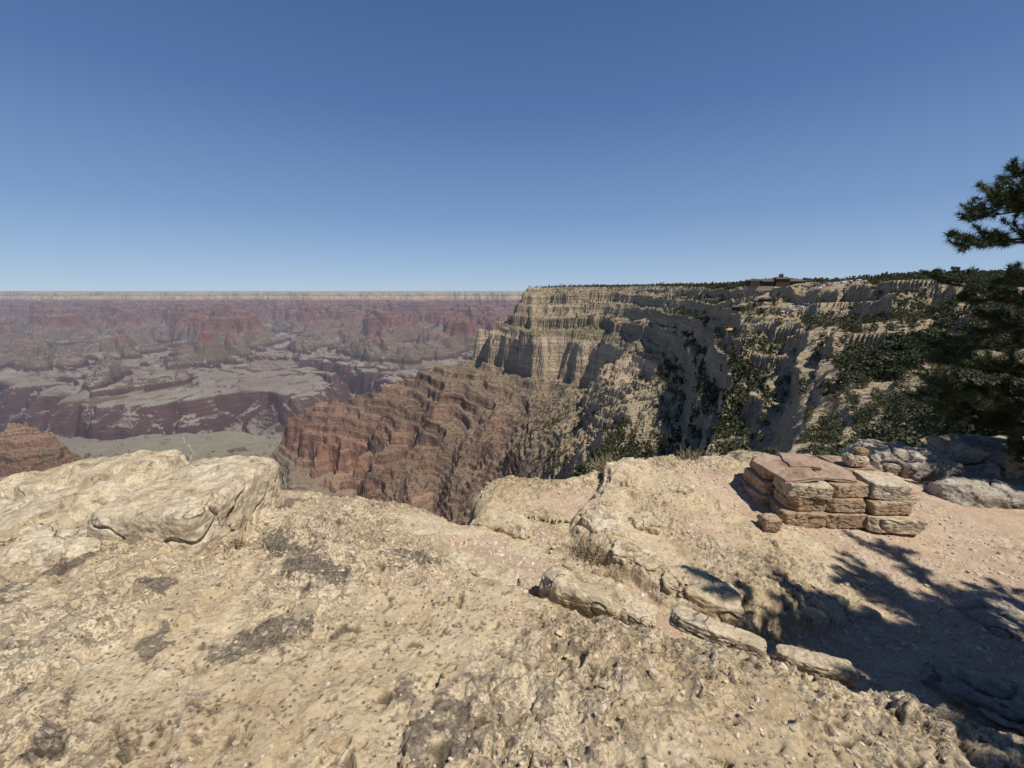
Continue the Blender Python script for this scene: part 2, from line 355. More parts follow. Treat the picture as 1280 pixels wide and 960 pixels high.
# ------------------------------------------------------------------ foreground rim ground
def tps(P):
    P=np.array(P,float);n=len(P)
    d=np.hypot(P[:,None,0]-P[None,:,0],P[:,None,1]-P[None,:,1])
    Kk=np.where(d>0,d*d*np.log(d+1e-12),0)+np.eye(n)*.02
    A=np.zeros((n+3,n+3));A[:n,:n]=Kk;A[:n,n]=1;A[:n,n+1:]=P[:,:2];A[n,:n]=1;A[n+1:,:n]=P[:,:2].T
    c=np.linalg.solve(A,np.concatenate([P[:,2],[0,0,0]]))
    def f(x,y):
        r=c[n]+c[n+1]*x+c[n+2]*y
        for i in range(n):
            q=(x-P[i,0])**2+(y-P[i,1])**2+1e-12
            r=r+c[i]*q*.5*np.log(q)
        return r
    return f
fA=tps([(-3,.5,.04),(-3,2.5,.03),(-2,1,0),(-1,.5,0),(0,.3,0),(0,1.2,.02),(0,1.95,-.03),(-1,2,0),(-1,3,-.14),(-1.65,3.9,-.36),(-.4,3.9,-.6),(.6,1.72,-.05),(1.17,1.6,-.06),(1.82,1.4,-.08),(1,.4,0),(2.5,0,-.1),(-4,3.6,-.25),(4,-1,-.2),(-9,1,-.1),(-.5,2.7,-.22),(0,-2,0),(-9,-3,0),(8,-3,-.3)])
fB=tps([(-.4,3.9,-.6),(0,3.2,-.52),(0,4.4,-.64),(.6,5.2,-.72),(1.4,5.75,-.76),(2.9,6.1,-.80),(4.4,6.1,-.92),(3.7,4.4,-1.05),(2.2,2.8,-.98),(1.2,2.5,-.74),(.5,2.6,-.50),(3,1.5,-1.05),(5,3,-1.1),(6,6,-1.15),(9,4,-1.1),(9,0,-1.1),(12,7,-1.3),(.3,2.3,-.33),(-.4,2.8,-.36)])
def sdist(x,y,pl):
    best=np.full(x.shape,1e9);sg=np.ones(x.shape)
    for (ax,ay),(bx,by) in zip(pl[:-1],pl[1:]):
        dx,dy=bx-ax,by-ay;h=np.clip(((x-ax)*dx+(y-ay)*dy)/(dx*dx+dy*dy),0,1)
        d=np.hypot(x-ax-h*dx,y-ay-h*dy);c=dx*(y-ay)-dy*(x-ax)
        m=d<best;best=np.where(m,d,best);sg=np.where(m,np.sign(c),sg)
    return best*sg
pl_A=[(-1.6,5.5),(-.9,4.2),(-.55,3.2),(-.3,2.6),(0,2.28),(.62,2.02),(1.25,1.80),(2.0,1.50),(3.3,1.05),(6,-.6),(12,-4)]
pl_C=[(-14,1.0),(-6,2.9),(-4,3.7),(-2.4,4.05),(-1.6,4.05),(-.9,3.95),(-.42,3.95),(-.45,4.5),(-.2,4.95),(.6,5.25),(1.4,5.75),(2.9,6.15),(4.4,6.2),(5.2,6.3),(6.2,7.2),(9,8.2),(16,9)]
pl_O=[(1.15,5.0),(.83,4.3),(.62,3.77),(.7,3.4),(.985,3.12),(1.27,2.85),(1.6,2.72),(2.3,2.9)]
def ground(x,y,full=False):
    big=fbm(x*.9,y*.9,301,4)
    wx=x+.16*fbm(x*1.3,y*1.3,302,4)+.05*fbm(x*5,y*5,331,3);wy=y+.16*fbm(x*1.3+5,y*1.3,303,4)+.05*fbm(x*5+5,y*5,332,3)
    zA=np.clip(fA(np.clip(x,-9,8),np.clip(y,-3,5)),-.9,.12);zB=np.clip(fB(np.clip(x,-1,12),np.clip(y,0,7)),-1.35,-.2)
    sA=-sdist(wx,wy,pl_A);a=sst(-.12,.06,sA)
    z=zB+(zA-zB)*(.84*a+.16*sst(-.05,.35,sA))
    so=sdist(wx,wy,pl_O)
    z=z+(.13*sst(-.06,.05,so)+.12*sst(.04,.20,so))*np.exp(-np.maximum(so,0)/1.1)*sst(2.9,2.0,x)
    sC=-sdist(wx,wy,pl_C)
    rockm=np.clip(a+sst(.75,.25,sC)+sst(1.1,.3,np.abs(so-.35))*sst(-.05,.05,so)+sst(.0,.35,fbm(x*.8+7,y*.8,305,4))*.8,0,1)
    dirt=(1-rockm)
    rk=1-dirt*.8
    rm=.08+.92*sst(-.18,.26,fbm(x*.95+1.7,y*.95+3.1,350,4))     # smooth sheets vs rough crust
    z=z+.07*big*rk+.045*fbm(x*2.6,y*2.6,307,4)*rk
    rg=1-np.abs(pn(x*1.7+.5*fbm(x*3,y*3,3,4),y*1.7+.5*fbm(x*3+4,y*3,13,4),308))*2.2
    crk=sst(.955,1.,rg)*rk*sst(-.15,.15,fbm(x*.9,y*.9,309,3))
    z=z-.04*crk
    q=(z+.07*fbm(x*2.0,y*2.0,320,5))/.06;fq=q-np.floor(q);z=z+.92*rk*.06*(sst(.43,.57,fq)-fq)*sst(-.3,.1,fbm(x*.7,y*.7,321,3))
    for (s,am,sd) in((7,.020,501),(17,.012,511),(38,.005,521)):
        ux=x*s+.9*pn(x*s*.9,y*s*.9,sd+5)+.4*pn(x*s*2.3,y*s*2.3,sd+7);uy=y*s+.9*pn(x*s*.9,y*s*.9+9,sd+6)+.4*pn(x*s*2.3,y*s*2.3,sd+8)
        d,i=cells(ux,uy,sd);z=z+am*(i-.5)*rm*rk - am*.4*sst(.45,.75,d)*rk*rm
    n=fbm(x*9,y*9,310,5);z=z+.020*(sst(-.18,-.04,n)+.5*sst(.10,.2,n))*(rk*.9+.1)*rm
    z=z+.006*fbm(x*48,y*48,311,3)*(.4+.6*rm)+.008*fbm(x*14,y*14,351,3)
    clus=sst(-.05,.45,fbm(x*.9+2,y*.9-6,312,4))
    peb=np.zeros(x.shape);
    for (s,r0,prob,sd) in((9,.26,.22,401),(20,.32,.42,411),(42,.36,.5,421)):
        d,i=cells(x*s+.6*pn(x*s*2,y*s*2,sd+5),y*s+.6*pn(x*s*2,y*s*2+9,sd+6),sd)
        ex=(i<prob*(.08+1.1*clus))
        r=r0*(.45+.55*(i*37%1));hgt=np.clip(1-(d/r)**2,0,1)*ex
        z=z+np.sqrt(hgt)*.20/s*(.7 if s<10 else 1)
        peb=np.where(hgt>.1,.04+.96*(i*91.7%1),peb)
    pit=.8*crk
    pm=.3+.7*sst(-.1,.3,fbm(x*1.2+9,y*1.2,352,3))
    for (s,sd) in((7,431),(14,441),(30,451)):
        d,i=cells(x*s+.8*pn(x*s*1.6,y*s*1.6,sd+5),y*s*1.3+.8*pn(x*s*1.6+7,y*s*1.6,sd+7),sd)
        ex=i>1-.30*pm;c=np.clip(1-(d/.30)**2,0,1)**.6*ex*rk
        z=z-c*.17/s;pit=np.maximum(pit,sst(.2,.8,c))
    lc=sst(-.15,.25,fbm(x*.8-3,y*.8+8,313,3))*(.45+.55*sst(.6,-.6,x))
    lich=(sst(.0,.28,fbm(x*2.3-3,y*2.3+8,314,4))*.78*(.34+.66*lc)+.14*lc)*np.clip(a+.35,0,1)*rk
    z=z+.016*lich*fbm(x*26,y*26,315,4)+.012*sst(.2,.4,lich)
    z=z-.10*np.exp(-np.maximum(sC,0)/.10)
    q=np.maximum(-sC,0);z=z-3.2*q-1.6*sst(0,.25,q)-2*sst(.5,.8,q)
    if full: return z,dirt,peb,lich,pit,rm
    return z,dirt,peb,lich,pit
s=np.linspace(-2.15,2.45,1250);gx=2.2*np.sinh(s)
s=np.linspace(-1.5,2.35,1000);gy=1.0+1.6*np.sinh(s)
GX,GY=np.meshgrid(gx,gy);gz,gd,gp,gl,gt,gm=ground(GX,GY,True)
me=grid_mesh('rim_ground',GX,GY,gz,M_gr,True)
for n,v in(('dirt',gd),('peb',gp),('lich',gl),('pit',gt),('rough_mask',gm)): attr(me,n,v)
link(bpy.data.objects.new('rim_ground',me))
def gh(x,y): return float(ground(np.array([x*1.]),np.array([y*1.]))[0][0])
print('ground',time.time()-T0)

# ------------------------------------------------------------------ rocks
def rock_mesh(name,dims,seed,mat,n=26,pw=4.,rough=.10,fine=.03,flat=False,cuts=12,cut=(.66,.9),layer=.25):
    co=[];faces=[];idx={}
    def vid(p):
        k=(round(p[0]*n),round(p[1]*n),round(p[2]*n))
        if k not in idx: idx[k]=len(co);co.append(p)
        return idx[k]
    for ax in range(3):
        for sg in(-1,1):
            for i in range(n):
                for j in range(n):
                    q=[]
                    for a,b in((0,0),(1,0),(1,1),(0,1)):
                        p=[0,0,0];p[ax]=float(sg);p[(ax+1)%3]=-1+2*(i+a)/n;p[(ax+2)%3]=-1+2*(j+b)/n;q.append(vid(tuple(p)))
                    faces.append(q if sg>0 else q[::-1])
    off=Vector((seed*13.7,seed*7.1,seed*3.3));m=max(dims);out=[]
    pl=[];R=random.Random(seed)
    for k in range(cuts if not flat else 6):
        nn=Vector((R.uniform(-1,1),R.uniform(-1,1),R.uniform(-.2,.9) if not flat else R.uniform(-.3,.3))).normalized()
        h=(abs(nn.x)*dims[0]+abs(nn.y)*dims[1]+abs(nn.z)*dims[2])/2*(R.uniform(*cut) if not flat else R.uniform(.8,.95));pl.append((nn,h))
    for p in co:
        v=Vector(p);r=(abs(v.x)**pw+abs(v.y)**pw+abs(v.z)**pw)**(1/pw);v=v/r
        w=Vector((v.x*dims[0],v.y*dims[1],v.z*dims[2]))/2
        jit=mn.fractal(w/m*5+off,.8,2.,3)*.03*m
        for nn,h in pl:
            e=w.dot(nn)-h+jit
            if e>0: w-=nn*e*.92
        d=v.normalized()
        a=mn.fractal(w/m*1.8+off,1.,2.,4)*rough*m
        n1=mn.noise(w/m*3.3+off+Vector((a,a,a))*4)
        rdg=1-abs(n1)*2
        f=mn.fractal(w/m*9+off,.7,2.1,5)*fine*m
        lay=(w.z+.12*m*n1)/(.07*m);lf=lay-math.floor(lay);lay=min(1,max(0,(lf-.35)/.3))
        s=a+f-(fine*m*2.2 if rdg>.93 else 0)+(lay-.5)*fine*m*layer
        k=min(dims)/m if flat else 1
        w=w+Vector((d.x*s,d.y*s,d.z*s*max(k,.25)))
        out.append(w)
    me=bpy.data.meshes.new(name);me.from_pydata(out,[],faces);me.materials.append(mat)
    for p in me.polygons:p.use_smooth=True
    return me
def rock(name,loc,dims,seed,mat=None,rot=(0,0,0),parent=None,**k):
    me=rock_mesh(name,dims,seed,mat or M_lime,**k)
    o=bpy.data.objects.new(name,me);o.location=loc;o.rotation_euler=[math.radians(a) for a in rot];link(o)
    if parent:o.parent=parent
    return o
rock('boulder',(-3.78,3.0,-.17),(2.1,1.25,.50),3,rot=(6,-9,4),n=110,pw=6,rough=.045,fine=.014,cut=(.75,.92),layer=.1)
rock('boulder',(-2.27,2.88,-.03),(.74,.95,.62),41,rot=(1,-2,-4),n=100,pw=10,rough=.04,fine=.016,cut=(.84,.97),layer=.1)
rock('boulder',(-2.78,2.40,-.04),(.60,.38,.30),8,rot=(0,6,12),n=50,pw=5,rough=.06,fine=.02)
rock('boulder',(.40,2.24,-.15),(.48,.26,.22),11,rot=(6,8,-18),n=50,pw=5,rough=.06,fine=.02)
rock('stone_slab',(-.20,2.64,gh(-.2,2.64)+.05),(.58,.20,.07),12,rot=(4,6,-20),n=40,pw=8,rough=.04,fine=.015,flat=True)
rock('stone_slab',(.14,2.48,gh(.14,2.48)+.04),(.20,.14,.08),13,rot=(4,6,-10),n=24,pw=6,rough=.06,fine=.02)
rock('stone_slab',(1.10,1.98,-.19),(.46,.12,.08),14,M_lime,rot=(-6,6,-26),n=50,pw=9,rough=.04,fine=.02,flat=True)
rock('stone_slab',(1.50,1.80,-.21),(.34,.11,.07),64,M_lime,rot=(-4,3,-18),n=40,pw=9,rough=.04,fine=.02,flat=True)
rock('stone_slab',(.72,2.12,-.19),(.24,.18,.09),15,rot=(0,8,-30),n=30,pw=6,rough=.05,fine=.02)
rock('stone_slab',(.55,2.75,gh(.55,2.75)+.02),(.5,.18,.06),16,rot=(0,6,-24),n=30,pw=7,rough=.05,fine=.02,flat=True)
rock('boulder',(1.32,3.9,gh(1.32,3.9)+.02),(.3,.2,.13),17,n=24,rough=.06)
rock('boulder',(-.1,3.75,gh(-.1,3.75)+.02),(.6,.3,.15),18,rot=(0,5,-20),n=40,pw=6,rough=.06,fine=.02)
rock('boulder',(.68,3.0,gh(.68,3.0)+.03),(.10,.08,.1),19,M_sand,n=12)
rock('boulder',(2.0,4.9,gh(2.0,4.9)+.02),(.45,.25,.12),20,rot=(0,0,-20),n=30,pw=6,rough=.06,fine=.02)
rock('boulder',(.88,3.74,gh(.95,3.74)-.08),(.34,.55,.30),27,rot=(4,0,20),n=40,pw=6,rough=.06,fine=.025)
rock('boulder',(1.04,3.28,gh(1.1,3.28)-.10),(.5,.34,.28),28,rot=(0,5,-30),n=40,pw=6,rough=.06,fine=.025)
rock('boulder',(1.45,2.93,gh(1.42,2.98)-.09),(.7,.30,.2),29,rot=(0,5,-24),n=40,pw=6,rough=.06,fine=.025)
rock('boulder',(6.1,6.3,-1.06),(1.4,.7,.56),21,M_gray,rot=(4,8,-12),n=60,pw=6,rough=.05,fine=.02)
rock('boulder',(6.7,5.4,-1.2),(1.7,.6,.42),22,M_gray,rot=(4,4,-6),n=60,pw=6,rough=.05,fine=.02)
rock('boulder',(8.0,6.6,-1.12),(1.8,1.0,.66),23,M_gray,n=50,pw=6,rough=.05,fine=.02)
rock('boulder',(2.86,4.36,gh(2.86,4.36)+.07),(.24,.19,.18),24,M_sand,n=24,pw=3.4,rough=.06)
rock('boulder',(3.3,2.3,-1.10),(.9,.5,.16),25,M_gray,n=40,pw=4,rough=.06,fine=.02,rot=(0,0,-25))
rock('boulder',(4.2,3.2,-1.16),(.8,.5,.18),26,M_gray,n=40,pw=4,rough=.06,fine=.02,rot=(0,0,15))

# stacked stone pile (about 2 m long, 1 m deep)
pile=bpy.data.objects.new('stacked_stone_bench',None);link(pile)
bz=gh(3.7,4.7);pile.location=(3.10,4.48,bz-.03);pile.rotation_euler=(0,0,math.radians(-3));pile.scale=(.94,.92,.92)
blocks=[
(.02,.50,-.02,.40,0,.20,0,-3),(.51,1.00,0,.42,.0,.19,0,2),(.98,1.62,-.10,.34,0,.19,1,-4),
(.08,.50,.03,.42,.20,.38,0,3),(.51,.97,.04,.45,.19,.37,0,-2),(1.00,1.50,.0,.42,.19,.36,0,3),
(.04,.56,.02,.44,.38,.55,1,-5),(.58,1.02,.08,.50,.37,.53,0,4),(1.04,1.52,.05,.50,.36,.57,1,-6),
(-.12,.30,.42,.78,0,.22,0,8),(-.08,.30,.80,1.15,0,.22,0,-5),(-.06,.32,.46,.95,.22,.40,0,5),(.0,.40,.48,1.0,.40,.56,0,-4),
(.35,.9,.45,.95,.0,.36,0,2),(.9,1.5,.45,.95,0,.35,0,-3),(.42,.95,.50,1.0,.36,.54,0,2),(.95,1.5,.52,1.0,.35,.53,0,3)]
for i,(x0,x1,y0,y1,z0,z1,m,yaw) in enumerate(blocks):
    rock('block_%d'%(i+1),((x0+x1)/2,(y0+y1)/2,(z0+z1)/2),(x1-x0-.0,y1-y0+.02,z1-z0-.002),30+i,M_sand2 if m else M_sand,rot=(random.uniform(-2,2),random.uniform(-3,3),yaw),parent=pile,n=34,pw=14,rough=.025,fine=.018,flat=True)
def slab(name,pts,z,th,mat,parent,tilt=(0,0)):
    P=[]
    for i in range(len(pts)):
        a=pts[i];b=pts[(i+1)%len(pts)]
        for k in range(6):
            f=k/6;P.append((a[0]*(1-f)+b[0]*f+random.uniform(-.012,.012),a[1]*(1-f)+b[1]*f+random.uniform(-.012,.012)))
    n=len(P);cx=sum(p[0] for p in P)/n;cy=sum(p[1] for p in P)/n
    vs=[];fs=[]
    rings=[(.96,0),(1.0,.25),(.985,.6),(1.,.8),(.975,1.),(.6,1.04),(.25,1.02)]
    for s,h in rings:
        for p in P:
            xx=cx+(p[0]-cx)*s;yy=cy+(p[1]-cy)*s
            vs.append((xx,yy,z+h*th+tilt[0]*(xx-cx)+tilt[1]*(yy-cy)+mn.noise(Vector((xx*6,yy*6,h*3)))*.012))
    for r in range(len(rings)-1):
        for i in range(n): fs.append((r*n+i,r*n+(i+1)%n,(r+1)*n+(i+1)%n,(r+1)*n+i))
    vs.append((cx,cy,z+th*1.02));c=len(vs)-1;r=len(rings)-1
    for i in range(n): fs.append((r*n+i,r*n+(i+1)%n,c))
    me=bpy.data.meshes.new(name);me.from_pydata(vs,[],fs);me.materials.append(mat)
    o=bpy.data.objects.new(name,me);link(o);o.parent=parent
slab('cap_slab_1',[(.0,.05),(.46,.12),(.52,.55),(.20,.98),(-.08,.7)],.56,.05,M_flag,pile,(.03,.01))
slab('cap_slab_2',[(.50,.20),(.92,.16),(1.02,.5),(.80,.98),(.40,.92),(.55,.55)],.55,.045,M_flag,pile,(-.04,.03))
slab('cap_slab_3',[(1.0,.45),(1.35,.5),(1.3,.95),(.92,.98)],.55,.04,M_flag,pile,(.02,.0))
slab('cap_slab_4',[(.25,.45),(.62,.38),(.75,.75),(.35,.9)],.61,.035,M_flag,pile,(.03,.02))
rock('top_stone',(1.16,.60,.68),(.26,.20,.17),61,M_sand2,parent=pile,n=20,pw=3.6,rough=.06)
rock('top_stone_small',(1.20,.58,.80),(.16,.13,.09),62,M_sand,parent=pile,n=14,pw=3.6,rough=.06)

# gravel (one object)
ico=[(-.53,0,.85),(.53,0,.85),(-.53,0,-.85),(.53,0,-.85),(0,.85,.53),(0,.85,-.53),(0,-.85,.53),(0,-.85,-.53),(.85,.53,0),(-.85,.53,0),(.85,-.53,0),(-.85,-.53,0)]
icf=[(1,4,0),(4,9,0),(4,5,9),(8,5,4),(1,8,4),(1,10,8),(10,3,8),(8,3,5),(3,2,5),(3,7,2),(3,10,7),(10,6,7),(6,11,7),(6,0,11),(6,1,0),(10,1,6),(11,0,9),(2,11,9),(5,2,9),(11,2,7)]
ico=np.array(ico);icf=np.array(icf)
def gravel(n,smin,smax,xr,yr,dmin,keep=.10,clump=False):
    x=rng.uniform(*xr,n);yy=rng.uniform(*yr,n);z,d,_,_,_=ground(x,yy)
    k=(d>dmin)|(rng.random(n)<keep);k&=z>-1.6
    if clump: k&=rng.random(n)<.03+sst(.0,.4,fbm(x*1.1+2,yy*1.1-6,312,4))+.4*sst(1.5,.9,yy)*sst(-1.6,-.9,x)
    x,yy,z=x[k],yy[k],z[k];n=len(x)
    sc=smin*(smax/smin)**(rng.random(n)**2.2)
    v=ico[None]*(1+rng.uniform(-.4,.4,(n,12,1)))*sc[:,None,None]*np.stack([rng.uniform(.7,1.3,n),rng.uniform(.7,1.2,n),rng.uniform(.35,.7,n)],-1)[:,None,:]
    a=rng.uniform(0,6.28,n);c,s_=np.cos(a)[:,None],np.sin(a)[:,None]
    v=np.stack([v[...,0]*c-v[...,1]*s_,v[...,0]*s_+v[...,1]*c,v[...,2]],-1)+np.stack([x,yy,z+sc*.1],-1)[:,None]
    return v[:,icf]
b=NB('gravel_stone');p=b.pos();v=b.voro(p,30);colr=b.ramp(v.outputs['Color'],[(.1,(.30,.19,.14)),(.35,(.46,.35,.25)),(.6,(.56,.46,.34)),(.9,(.64,.56,.46))]);M_grav=b.done(b.bsdf(colr,.9,b.bump(b.noise(p,80,4),.4,.01)))
G=np.concatenate([gravel(11000,.005,.026,(-.6,5.5),(1.4,6.2),.45).reshape(-1,3,3),gravel(20000,.003,.012,(-3.0,2.6),(.4,3.4),2.,1.,True).reshape(-1,3,3)])
link(bpy.data.objects.new('gravel',soup('gravel',G,M_grav)))

M_dry=mat_plain('dry_twigs',(.30,.24,.15),.9,.4,30)
def shrub(loc,r,n,seed):
    rg=np.random.default_rng(seed);T=[]
    for i in range(n):
        a=rg.uniform(0,6.28);e=rg.uniform(.3,1.4);d=np.array([math.cos(a)*math.cos(e),math.sin(a)*math.cos(e),math.sin(e)])
        p=np.array([rg.normal(0,r*.3),rg.normal(0,r*.3),0]);L=r*rg.uniform(.5,1.1);w=np.cross(d,rg.normal(size=3));w/=np.linalg.norm(w);w*=.0035
        m=p+d*L*.5+rg.normal(0,.12*r,3);e2=m+d*L*.5+rg.normal(0,.2*r,3)
        T+= [[p-w,p+w,m+w],[p-w,m+w,m-w],[m-w,m+w,e2]]
    me=soup('dry_shrub',np.array(T)+np.array(loc),M_dry);link(bpy.data.objects.new('dry_shrub',me))
for i,(x,yv,r,n) in enumerate([(.66,3.35,.20,260),(.80,3.02,.12,120),(1.3,5.6,.25,260),(-1.78,2.5,.08,80),(2.6,5.9,.18,150),(5.1,5.2,.2,150)]):
    shrub((x,yv,gh(x,yv)),r,n,i)
print('rocks',time.time()-T0)

# ------------------------------------------------------------------ near pines
def tube(pts,rad,sides=7):
    pts=[Vector(p) for p in pts];V=[];T=[]
    for i,p in enumerate(pts):
        d=(pts[min(i+1,len(pts)-1)]-pts[max(i-1,0)]).normalized()
        u=d.cross(Vector((.3,.9,.2))).normalized();w=d.cross(u)
        V.append([p+(u*math.cos(6.2832*k/sides)+w*math.sin(6.2832*k/sides))*rad[i] for k in range(sides)])
    for i in range(len(pts)-1):
        for k in range(sides):
            k2=(k+1)%sides;T.append([V[i][k],V[i][k2],V[i+1][k2]]);T.append([V[i][k],V[i+1][k2],V[i+1][k]])
    return T
def pine(base,height,branches,seed,tuft_len=.10,needles=60):
    R=random.Random(seed);rg=np.random.default_rng(seed)
    root=bpy.data.objects.new('pine_tree',None);link(root);root.location=base
    wood=[];tufts=[]
    tp=[(.10*math.sin(i*.9)*i/8,.08*math.cos(i*.7)*i/8,height*i/10) for i in range(11)]
    wood+=tube(tp,[.16*(1-i/11)+.015 for i in range(11)],9)
    for (hz,az,L,up) in branches:
        a=math.radians(az);d=Vector((math.cos(a),math.sin(a),up));i=min(9,int(hz/height*10));f=hz/height*10-i
        p=Vector(tp[i]).lerp(Vector(tp[i+1]),f);pts=[p.copy()];n=8
        for k in range(n):
            d=(d+Vector((R.uniform(-.15,.15),R.uniform(-.15,.15),R.uniform(-.1,.13)))).normalized();p=p+d*L/n;pts.append(p.copy())
            if k>=2:
                for sN in range(3):
                    sd=(d+Vector((R.uniform(-1,1),R.uniform(-1,1),R.uniform(-.4,.7)))).normalized();sl=L*R.uniform(.10,.26);q=p.copy();sp=[q.copy()]
                    for m in range(3):
                        sd=(sd+Vector((R.uniform(-.3,.3),R.uniform(-.3,.3),R.uniform(-.1,.3)))).normalized();q=q+sd*sl/3;sp.append(q.copy())
                        if m>0 or R.random()<.4: tufts.append((q.copy(),sd.copy()))
                        if R.random()<.8: tufts.append((q+Vector((R.uniform(-.06,.06),R.uniform(-.06,.06),R.uniform(-.04,.07))),sd.copy()))
                    wood+=tube(sp,[.008,.006,.005,.003],4)
        tufts.append((pts[-1],d.copy()))
        wood+=tube(pts,[.035*(1-k/(n+1))*min(1.,L)+.004 for k in range(n+1)],6)
    o=bpy.data.objects.new('trunk_and_branches',soup('trunk_and_branches',np.array([[tuple(v) for v in t_] for t_ in wood]),M_bark));link(o);o.parent=root
    C=np.array([tuple(c) for c,_ in tufts]);Dd=np.array([tuple(c) for _,c in tufts]);n=len(C)
    dirs=rg.normal(size=(n,needles,3))+Dd[:,None]*.8;dirs/=np.linalg.norm(dirs,axis=-1,keepdims=True)
    st=C[:,None]+Dd[:,None]*rg.uniform(-.06,.03,(n,needles,1));L=tuft_len*rg.uniform(.5,1.1,(n,needles,1))
    w=np.cross(dirs,rg.normal(size=dirs.shape));w/=np.linalg.norm(w,axis=-1,keepdims=True)
    tr=np.stack([st-w*.004,st+w*.004,st+dirs*L],axis=-2).reshape(-1,3,3)
    o=bpy.data.objects.new('needles',soup('needles',tr,M_need));link(o);o.parent=root
    print('pine tufts',n)
R=random.Random(5)
brA=[(4.5,190,1.45,.0),(4.35,210,1.3,.05),(4.15,186,1.7,-.04),(3.95,200,1.6,-.03),(3.8,188,1.95,-.04),(3.7,180,1.9,-.05),(3.55,192,2.0,-.03),(3.9,176,1.6,-.02),(4.05,193,1.85,-.05)]
for i in range(44):
    brA.append((R.uniform(.5,3.0),R.uniform(110,260),R.uniform(1.1,1.85),R.uniform(-.25,.10)))
for i in range(16): brA.append((R.uniform(1.,5.6),R.uniform(-80,80),R.uniform(.8,1.6),R.uniform(-.1,.3)))
pine((8.45,6.3,-1.25),6.2,brA,3)
brB=[(R.uniform(1.2,3.6),R.uniform(0,360),R.uniform(.7,1.35),R.uniform(-.1,.3)) for i in range(76)]
pine((4.05,.72,-1.15),4.1,brB,4,needles=90)
brC=[(R.uniform(1.2,3.9),R.uniform(0,360),R.uniform(.8,1.5),R.uniform(-.1,.3)) for i in range(66)]
pine((5.6,1.05,-1.15),4.5,brC,6,needles=80)
print('pines',time.time()-T0)

# ------------------------------------------------------------------ forest on the slopes (one object)
def tree_template(nf,seed,kind):
    rg=np.random.default_rng(seed);T=[]
    nb=max(5,nf//18);bl=[]
    for i in range(nb):
        h=rg.uniform(.12,.95)
        R_=(.26*(1-h)**.8+.03) if kind=='pine' else .42*math.sqrt(max(.05,1-((h-.42)/.6)**2))
        a=rg.uniform(0,6.28);q=R_*rg.uniform(.3,1.);bl.append((q*math.cos(a),q*math.sin(a),h,(.085 if kind=='pine' else .14)*rg.uniform(.6,1.2)))
    fs=.035 if nf>500 else(.06 if nf>200 else (.08 if nf>60 else .17))
    for i in range(nf):
        b_=bl[rg.integers(nb)];d=rg.normal(size=3);d/=np.linalg.norm(d);c=np.array(b_[:3])+d*b_[3]*rg.uniform(.5,1.1)
        u=rg.normal(size=3);u/=np.linalg.norm(u);v=np.cross(u,rg.normal(size=3));v/=np.linalg.norm(v);s_=fs*rg.uniform(.6,1.3)
        T.append([c-u*s_,c+u*s_*.6+v*s_,c+u*s_*.5-v*s_])
    for k in range(3):
        a=k*2.1;b2=a+2.1;T.append([[.03*math.cos(a),.03*math.sin(a),-.1],[.03*math.cos(b2),.03*math.sin(b2),-.1],[0,0,.8]])
    return np.array(T)
LX,LY=262.,440.
clear=[(LX-5,LY-25,40),(225,318,26),(LX,LY,40)]
def scatter(n,tr,yr,dens,hr,nf,kind,seed):
    rg=np.random.default_rng(seed);t_=rg.uniform(*tr,n);y_=np.exp(rg.uniform(math.log(yr[0]),math.log(yr[1]),n));x_=t_*y_
    e=.004*y_+.5;z=H(x_,y_);zx=H(x_+e,y_);zy=H(x_,y_+e);sl=np.hypot(zx-z,zy-z)/e
    k=(rg.random(n)<dens(t_,y_,z-EYE,sl)*(.22+1.1*sst(-.3,.3,fbm(x_/(y_*.12+8),y_/(y_*.12+8),777,3))));
    for (cx,cy,cr) in clear: k&=np.hypot(x_-cx,y_-cy)>cr
    x_,y_,z=x_[k],y_[k],z[k];m=len(x_);h=rg.uniform(*hr,m)*rg.uniform(.6,1.2,m);out=[]
    tm=[tree_template(nf,seed*10+i,kind) for i in range(6)];w=rg.integers(0,6,m);a=rg.uniform(0,6.28,m)
    for j in range(6):
        s_=w==j;M=tm[j][None]*h[s_][:,None,None,None];c=np.cos(a[s_])[:,None,None];sn=np.sin(a[s_])[:,None,None]
        V=np.stack([M[...,0]*c-M[...,1]*sn,M[...,0]*sn+M[...,1]*c,M[...,2]],-1)+np.stack([x_[s_],y_[s_],z[s_]-.1],-1)[:,None,None]
        out.append(V.reshape(-1,3,3))
    print('trees',m);return np.concatenate(out)
def slp(a,b,s_): return sst(b,a,s_)
F=[]
F.append(scatter(1100,(.62,1.45),(18,70),lambda t,y,z,s:slp(.9,1.8,s)*np.interp(t,[.7,1.1],[.25,.7]),(1.2,2.8),900,'j',1))
F.append(scatter(6800,(.45,1.45),(70,260),lambda t,y,z,s:slp(.7,1.5,s)*np.interp(t,[.5,.75,.92],[.2,.32,.85]),(2.,4.2),240,'j',2))
F.append(scatter(9000,(.12,.62),(120,620),lambda t,y,z,s:slp(1.2,2.4,s)*np.interp(t,[.10,.15,.38,.47,.62],[.35,.9,.75,.25,.15])*np.where(z<-40,1,.5),(4,8.0),100,'pine',3))
F.append(scatter(11000,(.3,1.45),(230,900),lambda t,y,z,s:np.where(z>3,.9,.5)*slp(.8,1.7,s),(2.5,5.5),90,'j',4))
F.append(scatter(17000,(.0,.6),(560,1500),lambda t,y,z,s:np.where(z>12,.8,.5)*slp(1.,2.,s)*sst(-330,-200,z),(3.,6.5),36,'j',5))
F.append(scatter(9000,(.03,1.45),(900,2600),lambda t,y,z,s:np.where(z>12,.9,.0),(5,9),20,'pine',6))
Fm=np.concatenate(F);print('forest tris',len(Fm),time.time()-T0)
link(bpy.data.objects.new('juniper_forest',soup('juniper_forest',Fm,M_for)))

